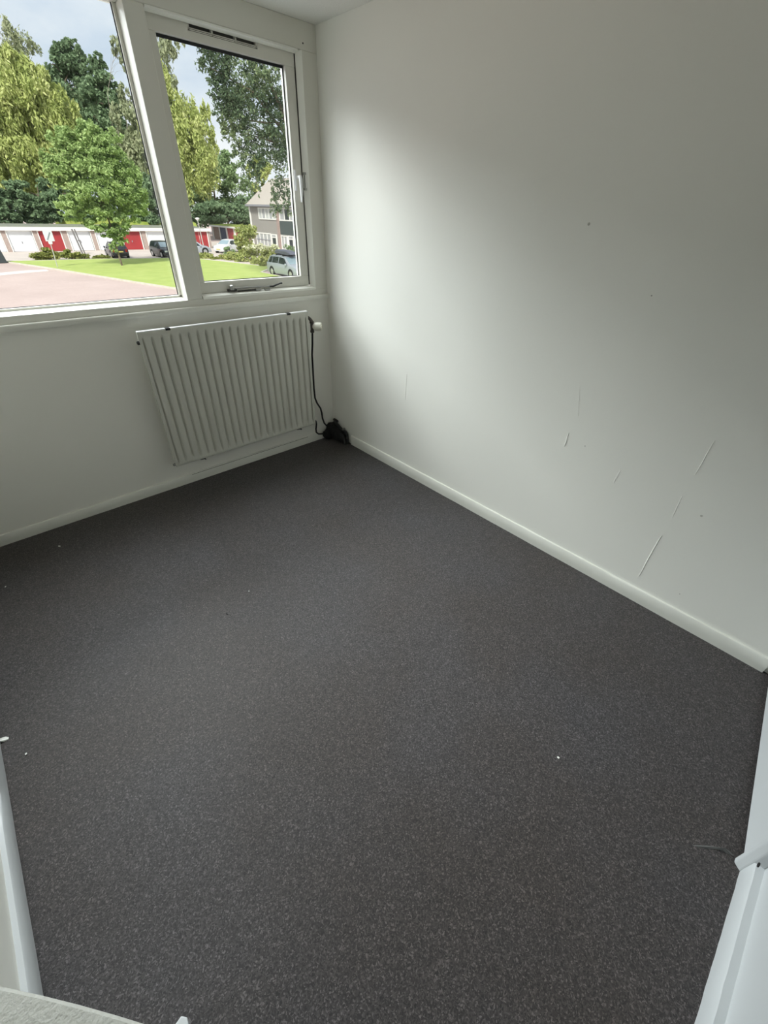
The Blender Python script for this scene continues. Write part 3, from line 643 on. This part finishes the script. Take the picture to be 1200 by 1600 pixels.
# ------------------------------------------------------------------ vegetation
def leaves_mesh(name, centers, size, m, parent, seed, aspect=1.6, droop=0.0, kind='stuff'):
    r = np.random.default_rng(seed); n = len(centers)
    nrm = r.normal(size=(n, 3)); nrm[:, 2] = np.abs(nrm[:, 2]) + .25; nrm /= np.linalg.norm(nrm, axis=1)[:, None]
    t = r.normal(size=(n, 3)); t[:, 2] -= droop*2.2; t -= nrm*(t*nrm).sum(1)[:, None]*(1-min(1, droop)); t /= np.linalg.norm(t, axis=1)[:, None]
    b = np.cross(nrm, t); b /= np.linalg.norm(b, axis=1)[:, None] + 1e-9
    s_ = size*r.uniform(.6, 1.35, n)[:, None]
    lift = np.cross(t, b)*s_*.25
    v = np.empty((n, 4, 3)); v[:, 0] = centers - t*s_*aspect*.5; v[:, 1] = centers + b*s_*.5 + lift; v[:, 2] = centers + t*s_*aspect*.5; v[:, 3] = centers - b*s_*.5 + lift
    # two triangles folded along the midrib
    me = bpy.data.meshes.new(name); me.vertices.add(n*4); me.vertices.foreach_set('co', v.reshape(-1).astype(np.float32))
    base = (np.arange(n)*4)[:, None]; idx = (base + np.array([0, 1, 2, 0, 2, 3])[None, :]).reshape(-1)
    me.loops.add(len(idx)); me.loops.foreach_set('vertex_index', idx.astype(np.int32))
    me.polygons.add(n*2); me.polygons.foreach_set('loop_start', (np.arange(n*2)*3).astype(np.int32)); me.polygons.foreach_set('loop_total', np.full(n*2, 3, np.int32))
    me.update(calc_edges=True); me.validate(); me.materials.append(m)
    o = bpy.data.objects.new(name, me); COL.objects.link(o); o.parent = parent; o['kind'] = kind
    return o

def scale_at(px, py, Y):
    return (at_y(px+1, py, Y) - at_y(px, py, Y)).length
def crown(blobs, Y, n, seed, ncl=40, cr=.30, depth=.9, loc=(0, 0, 0), weep=0):
    """blobs: (px, py, rx_px, ry_px) seen from the window, turned into real ellipsoids standing at depth Y"""
    r = np.random.default_rng(seed); out = []; tot = sum(b[2]*b[3] for b in blobs)
    for (px, py, rx, ry) in blobs:
        c = np.array(at_y(px, py, Y)); s_ = scale_at(px, py, Y)
        R = np.array([rx*s_, min(rx, ry*1.3)*s_*depth, ry*s_]); k = max(60, int(n*rx*ry/tot)); nc = max(6, int(ncl*math.sqrt(rx*ry/tot*len(blobs))))
        d = r.normal(size=(nc, 3)); d /= np.linalg.norm(d, axis=1)[:, None]
        rad_ = r.uniform(.25, .92, nc)**.6; cl = d*rad_[:, None]
        w_ = r.integers(0, nc, k); g = r.normal(size=(k, 3)); g /= np.linalg.norm(g, axis=1)[:, None]; g *= (r.uniform(0, 1, k)**.45)[:, None]
        p = cl[w_] + g*cr*r.uniform(.6, 1.25, nc)[w_][:, None]*np.array([1, 1, .75 + weep])
        if weep: p[:, 2] -= r.uniform(0, weep, k)*.6
        out.append(c + p*R)
    return np.concatenate(out) - np.array(loc)

def tree(name, label, base, blobs, Y, n, size, leaf, bark, seed, trunk_r=.2, ncl=40, cr=.30, group=None, weep=0, lean=None, aspect=1.6, branches=7, top=None, depth=.9):
    t = empty(name, base, label, 'tree', group)
    c = crown(blobs, Y, n, seed, ncl, cr, depth, base, weep)
    leaves_mesh('foliage', c, size, M[leaf], t, seed, aspect, droop=.8 if weep else .15)
    r = random.Random(seed); ctr = Vector(np.mean(c, axis=0)); hi = float(np.percentile(c[:, 2], 96 if top is None else top)); lo = float(np.percentile(c[:, 2], 5))
    fork = Vector((ctr.x*.4, ctr.y*.4, max(1.2, lo*.9 + hi*.1)))
    tip = Vector((ctr.x, ctr.y, hi))
    path = [Vector((0, 0, 0)), fork*.5 + Vector((r.uniform(-.1, .1), 0, 0)), fork, fork.lerp(tip, .35), fork.lerp(tip, .7), tip]
    MB().tube(path, [trunk_r*1.15, trunk_r, trunk_r*.85, trunk_r*.6, trunk_r*.35, .03], 8).build('trunk', M[bark], t, smooth=True)
    for k in range(branches):
        s0 = fork.lerp(tip, r.uniform(0, .75)); e_ = Vector(c[r.randrange(len(c))]); e_.z = max(e_.z, s0.z + .2)
        mid = s0.lerp(e_, .5) + Vector((0, 0, (e_-s0).length*.12))
        MB().tube([s0, mid, s0.lerp(e_, .95)], [trunk_r*.4, trunk_r*.25, trunk_r*.08], 6).build('branch', M[bark], t, smooth=True)
    return t
def gp(px, Y):
    d = at_y(px, 360, Y); return (d.x, Y, G)

# big yellow-green tree at the far left, beyond the garages
tree('yellow_tree', 'tall yellow-green tree with drooping sprays at the far left', gp(10, 84),
     [(30, 150, 62, 60), (-30, 150, 60, 90), (85, 190, 48, 60), (60, 250, 70, 50), (0, 250, 60, 60), (15, 100, 32, 28), (100, 235, 40, 40), (-25, 85, 36, 40), (60, 125, 26, 24)],
     84, 90000, .21, 'leaf_yellow', 'bark_pale', 11, .35, 110, .20, weep=.4, aspect=2.6)
tree('sparse_birch', 'sparse grey-green birch top rising above the yellow tree at the far left', gp(20, 92),
     [(14, 55, 14, 22), (36, 66, 18, 16), (9, 34, 6, 10), (52, 76, 10, 10), (24, 82, 20, 14)], 92, 1500, .20, 'leaf_pale', 'bark_pale', 16, .04, 26, .42, aspect=2.1, weep=.4)
# dark tall trees behind it
tree('dark_poplar', 'tall dark green tree with ragged spires between yellow tree and mullion', gp(110, 98),
     [(107, 95, 26, 28), (95, 85, 14, 16), (112, 72, 12, 12), (122, 90, 12, 16), (120, 140, 42, 42), (88, 78, 8, 12), (120, 200, 40, 50)], 98, 20000, .30, 'leaf_dark', 'bark', 12, .3, 44, .26)
tree('dark_poplar', 'slender dark green tree with open forked top left of the window mullion', gp(155, 87),
     [(147, 100, 10, 14), (154, 95, 8, 13), (140, 105, 9, 8), (163, 101, 6, 6), (152, 118, 13, 14), (160, 150, 30, 34), (178, 140, 16, 18), (160, 200, 36, 50), (195, 250, 28, 70)], 87, 18000, .27, 'leaf_dark', 'bark', 13, .25, 40, .25)
tree('wispy_birch', 'wispy pale birch sprays peeping beside the mullion', gp(200, 84),
     [(183, 75, 9, 14), (194, 88, 10, 16), (197, 150, 14, 14), (205, 60, 8, 20)], 84, 1500, .22, 'leaf_pale', 'bark_pale', 14, .035, 12, .30, weep=.4, aspect=2.2)
tree('weeping_birch', 'yellowish weeping tree behind the bright young tree, left of the mullion', gp(205, 80),
     [(200, 195, 26, 30), (212, 240, 28, 40), (225, 290, 26, 40)], 80, 12000, .25, 'leaf_pale', 'bark_pale', 15, .2, 36, .26, weep=.3, aspect=2.0)
# dark hedge-like trees right behind the garages
for i, (px, lab) in enumerate(((-25, 'dark low tree behind the garages at the left photo edge'), (20, 'dark low tree behind the second white garage door'), (66, 'dark low tree above the red garage door by the sign'), (120, 'dark low tree half hidden behind the young lawn tree'), (235, 'dark low tree above the garages just left of the mullion'))):
    tree('dark_tree', lab, gp(px, 74.5), [(px, 325, 30, 26), (px+10, 305, 24, 26), (px-8, 340, 24, 14)], 74.5, 8000, .26, 'leaf_dark', 'bark', 30+i, .2, 40, .26)
# bright young tree on the lawn
tree('young_lawn_tree', 'bright green young tree with thin trunk standing on the lawn', (10.22, 45.9, G+.05),
     [(145, 215, 26, 26), (160, 235, 40, 36), (105, 235, 32, 34), (90, 270, 22, 26), (150, 290, 54, 48), (200, 290, 32, 40), (205, 320, 28, 28), (110, 325, 26, 22), (165, 345, 38, 26), (185, 368, 18, 16), (130, 258, 36, 36), (70, 245, 10, 12), (178, 385, 9, 9)],
     45.9, 44000, .13, 'leaf_bright', 'bark', 41, .075, 70, .21, aspect=1.8, branches=9, depth=1)
# right pane
tree('birch', 'yellow-green birch behind the window mullion with a tall thin top', gp(275, 77),
     [(262, 160, 26, 40), (290, 200, 34, 50), (300, 245, 38, 46), (262, 240, 36, 70), (320, 215, 18, 26), (322, 180, 9, 16), (250, 120, 14, 26)], 77, 34000, .19, 'leaf_yellow', 'bark_pale', 51, .2, 70, .22, weep=.4, aspect=2.5)
tree('wispy_birch', 'very sparse pale birch top in the upper left corner of the opening sash', gp(255, 84),
     [(258, 80, 16, 22), (248, 100, 12, 26), (268, 64, 12, 12), (285, 63, 9, 5), (262, 130, 14, 18)], 84, 1800, .24, 'leaf_pale', 'bark_pale', 52, .035, 14, .36, weep=.5, aspect=2.3)
tree('green_tree', 'broad mid-green tree behind the sheds, left of the house', gp(340, 104),
     [(330, 290, 44, 46), (372, 310, 36, 34), (300, 320, 34, 34), (350, 262, 26, 22)], 104, 20000, .32, 'leaf_mid', 'bark', 53, .3, 56, .24)
tree('dark_tree', 'dark shaded tree behind the blue and red shed doors', gp(360, 91), [(345, 335, 40, 20), (385, 335, 30, 22), (305, 340, 26, 16), (372, 345, 20, 14)], 92, 10000, .30, 'leaf_dark', 'bark', 54, .25, 24, .32)
tree('pale_tree', 'small olive-yellow tree peeping above the house roof', gp(405, 100), [(405, 275, 16, 22), (412, 262, 12, 14)], 100, 1800, .40, 'leaf_yellow', 'bark', 55, .15, 14, .3)
# near oak whose trunk stands beyond the right reveal
ob = at_y(520, 330, 30)
tree('oak_tree', 'large near grey-green oak filling the top of the opening sash', (ob.x, 30, G),
     [(330, 80, 26, 40), (375, 120, 46, 50), (430, 110, 44, 46), (400, 170, 50, 46), (360, 165, 30, 30), (440, 190, 30, 40), (375, 205, 28, 32), (395, 240, 24, 34), (450, 250, 32, 40), (420, 232, 24, 24), (440, 300, 16, 26), (400, 280, 12, 22), (428, 318, 9, 18), (470, 200, 30, 90), (345, 120, 22, 36), (352, 190, 12, 22), (452, 315, 10, 18)],
     30, 26000, .10, 'leaf_oak', 'bark', 61, .28, 70, .20, aspect=1.7, branches=9, depth=.8)

def shrub(name, label, blobs, Y, n, size, leaf, seed, cat='shrub', group=None, flowers=0, base=None):
    cx = sum(b[0] for b in blobs)/len(blobs); d = at_y(cx, blobs[0][1], Y); t = empty(name, (d.x, Y, G), label, cat, group)
    c = crown(blobs, Y, n, seed, 16, .40, 1.0, t.location); c[:, 2] = np.maximum(c[:, 2], .04)
    leaves_mesh('foliage', c, size, M[leaf], t, seed, 1.6)
    r = random.Random(seed); st = MB()
    for k in range(6):
        e_ = Vector(c[r.randrange(len(c))]); st.tube([(e_.x*.5, e_.y*.5, 0), (e_.x*.8, e_.y*.8, e_.z*.5), tuple(e_)], [.03, .02, .008], 5)
    st.build('stems', M['bark'], t)
    if flowers:
        hi = c[c[:, 2] > np.percentile(c[:, 2], 55)]; pick = hi[np.random.default_rng(seed+5).integers(0, len(hi), flowers)] + np.array([-.05, -.1, .12])
        leaves_mesh('flower_heads', pick, size*1.5, M['petal'], t, seed+9, 1.3)
    return t
LS = 'leaf_shrub'
shrub('low_shrub', 'rounded olive shrub directly behind the street sign', [(72, 399, 24, 7), (60, 400, 14, 6), (74, 391, 9, 5), (90, 400, 12, 6)], 54.3, 2200, .17, LS, 71, group=None)
shrub('low_shrub', 'long olive shrub between the sign and the young tree', [(115, 399, 18, 6), (105, 397, 10, 7), (132, 401, 9, 4)], 54.0, 1700, .17, LS, 72)
shrub('low_shrub', 'small olive shrub left of the dark parked car', [(160, 402, 10, 4), (150, 403, 7, 3), (168, 403, 6, 3)], 53.6, 700, .15, LS, 73)
# hedge along the lawn: countable bushes
hb = [(322, 404, 14, 6, 50.8, 'leaf_lime', 'leftmost lime bush of the lawn hedge, below the small silver car'), (345, 406, 14, 6, 49.5, LS, 'second lime-olive bush of the lawn hedge from the mullion'), (366, 404, 12, 8, 48, 'leaf_lime', 'third lime bush of the lawn hedge, below the white car'),
      (385, 404, 14, 10, 46, 'leaf_lime', 'tall lime bush of the lawn hedge under the big bush'), (404, 410, 12, 8, 43.2, 'leaf_lime', 'lime bush of the lawn hedge left of the roof-box car'), (414, 415, 7, 6, 40.6, LS, 'last small lime bush of the lawn hedge touching the roof-box car')]
for i, (px, py, rx, ry, Y, lf, lab) in enumerate(hb):
    shrub('hedge_bush', lab, [(px, py, rx*1.1, ry*1.2), (px-rx*.5, py+2, rx*.7, ry*1.1), (px+rx*.4, py+2, rx*.7, ry*1.1)], Y, 2200, .14, lf, 80+i, group='lime hedge along the lawn')
shrub('tall_bush', 'tall loose green bush before the sheds, left of the house', [(384, 372, 15, 16), (392, 360, 10, 12), (376, 382, 10, 14), (386, 390, 14, 12)], 51.5, 3200, .17, 'leaf_lime', 91)
shrub('small_bush', 'small dark olive bush in front of the white parked car', [(358, 394, 9, 7), (362, 399, 10, 5)], 53, 1100, .15, 'leaf_mid', 92)
shrub('flowering_bush', 'cream-flowered bush before the house ground-floor window', [(392, 391, 9, 9), (415, 391, 14, 8), (432, 394, 12, 8), (424, 400, 16, 8)], 45, 3000, .14, 'leaf_lime', 93, flowers=420)
shrub('garden_bush', 'green garden bush behind the roof box of the silver car', [(460, 396, 10, 9), (450, 393, 8, 7), (466, 402, 8, 8)], 42.5, 1200, .15, 'leaf_mid', 94)

# ------------------------------------------------------------------ cars
def car(name, label, loc, heading, L, Wd, Hh, paint, prof=None, plate=True, roofbox=False, hatch=True):
    """front towards +x locally; loc = ground point below the centre"""
    t = empty(name, loc, label, 'car', None, math.atan2(heading[1], heading[0]))
    hw = Wd/2; zb = .20; belt = Hh*.60
    # stations: x, z of belt, z of top, half width at belt, half width of top
    S = [(-.50, .50*Hh, .52*Hh, .90, .80), (-.485, belt, belt+.03, .94, .84), (-.46 if hatch else -.40, belt, Hh*.66, .96, .80), (-.41 if hatch else -.30, belt, Hh*.92, .99, .74), (-.34 if hatch else -.2, belt, Hh*.985, 1, .72),
         (-.12, belt, Hh, 1, .72), (.06, belt, Hh*.975, 1, .71), (.10, belt, Hh*.94, 1, .72), (.27, belt*.985, Hh*.64, .99, .82), (.40, belt*.93, Hh*.58, .96, .82), (.475, belt*.80, Hh*.48, .90, .78), (.50, belt*.62, Hh*.36, .84, .74)]
    vs = []; fs = []
    for (x, zbelt, zt_, wb, wt) in S:
        x *= L; zl = zb + (.06 if abs(x) > .47*L else 0)
        ring = [(-wb*hw*.94, zl), (-wb*hw, zl+.16), (-wb*hw, zbelt*.8), (-wb*hw*.97, zbelt), (-wt*hw, zt_-.02), (-wt*hw*.8, zt_+.005)]
        vs += [(x, y, z) for y, z in ring] + [(x, -y, z) for y, z in reversed(ring)]
    k = 12
    for i in range(len(S)-1):
        for j in range(k): fs.append((i*k+j, i*k+(j+1) % k, (i+1)*k+(j+1) % k, (i+1)*k+j))
    fs += [tuple(range(k)), tuple(range((len(S)-1)*k, len(S)*k))]
    MB().add(vs, fs).build('body', M[paint], t, smooth=True)
    def pt(x, h, side):       # point on cabin side between belt (h=0) and roof (h=1)
        x0 = [s for s in S if s[0] <= x][-1]; i0 = S.index(x0); x1 = S[min(i0+1, len(S)-1)]; f_ = 0 if x1[0] == x0[0] else (x-x0[0])/(x1[0]-x0[0])
        it = [x0[q_]*(1-f_)+x1[q_]*f_ for q_ in range(5)]
        y = hw*(it[3]*.97*(1-h) + it[4]*h); z = it[1]*(1-h) + (it[2]-.02)*h
        return Vector((x*L, side*(y+.012), z))
    rw0 = -.42 if hatch else -.32
    for side in (-1, 1):
        for (xa, xb, xc, xd) in ((rw0, -.30, -.30, rw0+.045), (-.285, -.09, -.09, -.285), (-.07, .21, .085, -.07)):
            a_, b_, c_, d2 = pt(xa, .10, side), pt(xb, .10, side), pt(xc, .86, side), pt(xd, .86, side)
            inn = Vector((0, -side*.02, 0))
            MB().add([a_, b_, c_, d2, a_+inn, b_+inn, c_+inn, d2+inn], [(0, 1, 2, 3), (4, 5, 6, 7), (0, 1, 5, 4), (1, 2, 6, 5), (2, 3, 7, 6), (3, 0, 4, 7)]).build('side_window', M['car_glass'], t)
        m0 = pt(.20, .12, side); MB().lathe([(0, .02), (.03, .09), (.12, .10), (.16, .05)], m0 + Vector((0, side*.02, .02)), (0, side, 0), 8).build('door_mirror', M[paint], t, smooth=True)
        for xw in (-.305, .315):
            wh = MB().lathe([(-.10, .20), (-.095, .30), (.085, .31), (.10, .28), (.10, .22)], (xw*L, side*(hw-.10), .31), (0, side, 0), 18).build('wheel', M['tyre'], t, smooth=True)
            MB().lathe([(0, .21), (.012, .20), (.012, .05), (.03, .04)], (xw*L, side*(hw+.0), .31), (0, side, 0), 14).build('wheel_rim', M['rim'], wh)
            MB().lathe([(0, .38), (.006, .38)], (xw*L, side*(hw*.995), .33), (0, side, 0), 20).build('wheel_arch', M['tyre'], t)
    def quad(name, pts, m_):
        p_ = [Vector(v) for v in pts]; n = (p_[1]-p_[0]).cross(p_[3]-p_[0]).normalized(); cen = sum(p_, Vector())/4
        if n.dot(cen - Vector((0, 0, Hh*.4))) < 0: n = -n
        MB().add([v+n*.014 for v in p_] + [v-n*.02 for v in p_], [(0, 1, 2, 3), (4, 5, 6, 7), (0, 1, 5, 4), (1, 2, 6, 5), (2, 3, 7, 6), (3, 0, 4, 7)]).build(name, M[m_], t)
    yb, yt = hw*.82*.94, hw*.72*.92
    quad('windscreen', [(.262*L, -yb, Hh*.66), (.262*L, yb, Hh*.66), (.108*L, yt, Hh*.93), (.108*L, -yt, Hh*.93)], 'car_shield')
    xr0, xr1 = (-.462, -.413) if hatch else (-.39, -.31)
    quad('rear_window', [(xr0*L, -hw*.74, Hh*.67), (xr0*L, hw*.74, Hh*.67), (xr1*L, yt*.95, Hh*.91), (xr1*L, -yt*.95, Hh*.91)], 'car_glass')
    for side in (-1, 1):
        MB().box((.455*L, side*hw*.60-.16, Hh*.36), (.497*L, side*hw*.60+.16, Hh*.47)).build('headlight', M['lamp_clear'], t, bevel=.03)
        MB().box((-.507*L, side*hw*.70-.10, Hh*.40), (-.48*L, side*hw*.70+.10, Hh*.60)).build('tail_light', M['lamp_red'], t, bevel=.02)
    MB().box((-.512*L, -hw*.86, .24), (-.47*L, hw*.86, .48)).build('rear_bumper', M['tyre'] if paint in ('car_dark', 'car_blue') else M[paint], t, bevel=.04)
    MB().box((.47*L, -hw*.80, .22), (.512*L, hw*.80, .46)).build('front_bumper', M['tyre'] if paint in ('car_dark', 'car_blue') else M[paint], t, bevel=.04)
    if plate:
        MB().box((-.520*L, -.26, .56), (-.505*L, .26, .68)).build('number_plate', M['plate_yellow'], t)
        MB().box((.508*L, -.26, .36), (.520*L, .26, .48)).build('number_plate', M['plate_yellow'], t)
    if roofbox:
        pr = [(-.33, .02), (-.33, .22), (-.25, .30), (.05, .28), (.17, .16), (.19, .04), (.12, 0)]
        vs = []; fs = []
        for y, k_ in ((-.40, .75), (-.30, 1), (.30, 1), (.40, .75)):
            vs += [(x*L*(.97 if k_ < 1 else 1), y, Hh+.08+z*k_) for x, z in pr]
        n = len(pr)
        for i in range(3):
            for j in range(n): fs.append((i*n+j, i*n+(j+1) % n, (i+1)*n+(j+1) % n, (i+1)*n+j))
        fs += [tuple(range(n)), tuple(range(3*n, 4*n))]
        MB().add(vs, fs).build('roof_box', M['roofbox'], t, smooth=True)
        for x in (-.2, .02): MB().box((x*L-.03, -hw*.72, Hh-.03), (x*L+.03, hw*.72, Hh+.09)).build('roof_bar', M['tyre'], t)
    return t
car('dark_hatchback', 'dark grey hatchback seen from behind, half hidden by the young tree', (12.4, 55.2, G), (.06, 1), 3.9, 1.66, 1.42, 'car_dark')
car('black_minivan', 'black-green compact car facing the lawn left of the window mullion', (16.85, 53.9, G), (.06, -1), 3.9, 1.68, 1.5, 'car_blue')
car('small_silver_car', 'small silver car partly hidden by the window mullion, before red garage', (21.2, 56.6, G), (.97, -.2), 3.9, 1.68, 1.4, 'car_silver')
car('white_estate', 'white car parked facing left before the blue shed door', (26.2, 57.6, G), (-.86, -.5), 4.2, 1.72, 1.42, 'car_white', hatch=False)
car('silver_estate', 'large silver family car with dark grey roof box nearest the window', (19.75, 32.7, G), (.03, -1), 4.5, 1.8, 1.52, 'car_silver', roofbox=True)

# ------------------------------------------------------------------ street furniture
sg = empty('traffic_sign', (5.31, 46.4, G), 'white zone-end traffic sign with grey diagonal slash on thin post', 'sign')
TL_ = sg.location
MB().tube([(5.31, 46.42, G), (5.47, 46.42, -.6)], .035, 10).build('post', M['galv'], sg, smooth=True, loc=TL_)
pl = MB().box((5.16, 46.37, -1.02), (5.80, 46.40, -.30)).build('sign_plate', M['sign_white'], sg, bevel=.006, loc=TL_)
MB().add([(5.27, 46.355, -.90), (5.34, 46.355, -.94), (5.68, 46.355, -.42), (5.61, 46.355, -.38), (5.27, 46.372, -.90), (5.34, 46.372, -.94), (5.68, 46.372, -.42), (5.61, 46.372, -.38)],
         [(0, 1, 2, 3), (4, 5, 6, 7), (0, 1, 5, 4), (1, 2, 6, 5), (2, 3, 7, 6), (3, 0, 4, 7)]).build('diagonal_slash', M['sign_line'], pl, loc=TL_)
MB().box((5.30, 46.36, -1.22), (5.56, 46.39, -1.03)).build('sub_plate', M['out_white'], sg, bevel=.004, loc=TL_)
lb = at_z(320, 391, G)
lpn = empty('lamp_post', (lb.x, 62.2, G), 'pale street lamp post with flat cone head before the red garage', 'street lamp')
la = at_y(308, 341, 62.2); lx = la.x
lp0 = at_y(319, 388, 62.2); lpn.location = (lp0.x, 62.2, G); LPL = lpn.location
MB().tube([(lp0.x, 62.2, G), (lx+.02, 62.2, la.z-.25)], [.075, .045], 10).build('pole', M['galv'], lpn, smooth=True, loc=LPL)
MB().lathe([(0, .06), (.05, .10), (.22, .26), (.27, .27), (.33, .16), (.36, .04)], (lx, 62.2, la.z-.28), (0, 0, 1), 16).build('lamp_head', M['out_white'], lpn, smooth=True, loc=LPL)
pst = at_z(131, 397, G); pt_ = at_y(114, 358, pst.y)
gpst = empty('wooden_post', (pst.x, pst.y, G), 'grey twin-railed post before the white garage door by the young tree', 'post')
MB().tube([(pst.x-.10, pst.y, G), (pt_.x-.12, pst.y, pt_.z)], .085, 8).build('stake', M['post_grey'], gpst, loc=gpst.location)
MB().tube([(pst.x+.13, pst.y, G), (pt_.x+.12, pst.y, pt_.z)], .07, 8).build('stake', M['post_grey'], gpst, loc=gpst.location)
MB().box((pst.x-.12, pst.y-.04, G+1.2), (pst.x+.12, pst.y+.04, G+1.32)).build('crossbar', M['post_grey'], gpst, loc=gpst.location)
bn = at_z(6, 411, G)
bin_ = empty('waste_container', (bn.x-.35, bn.y+.3, G), 'dark grey street waste container at the left photo edge', 'container')
BL_ = bin_.location
MB().prism([(BL_.x-.55, G), (BL_.x+.62, G), (BL_.x+.48, G+1.15), (BL_.x-.45, G+1.15)], 'y', BL_.y-.4, BL_.y+.4).build('container_body', M['bin'], bin_, bevel=.03, loc=BL_)
MB().prism([(BL_.x-.5, G+1.15), (BL_.x+.52, G+1.15), (BL_.x+.40, G+1.30), (BL_.x-.4, G+1.30)], 'y', BL_.y-.44, BL_.y+.44).build('container_lid', M['bin'], bin_, bevel=.03, loc=BL_)
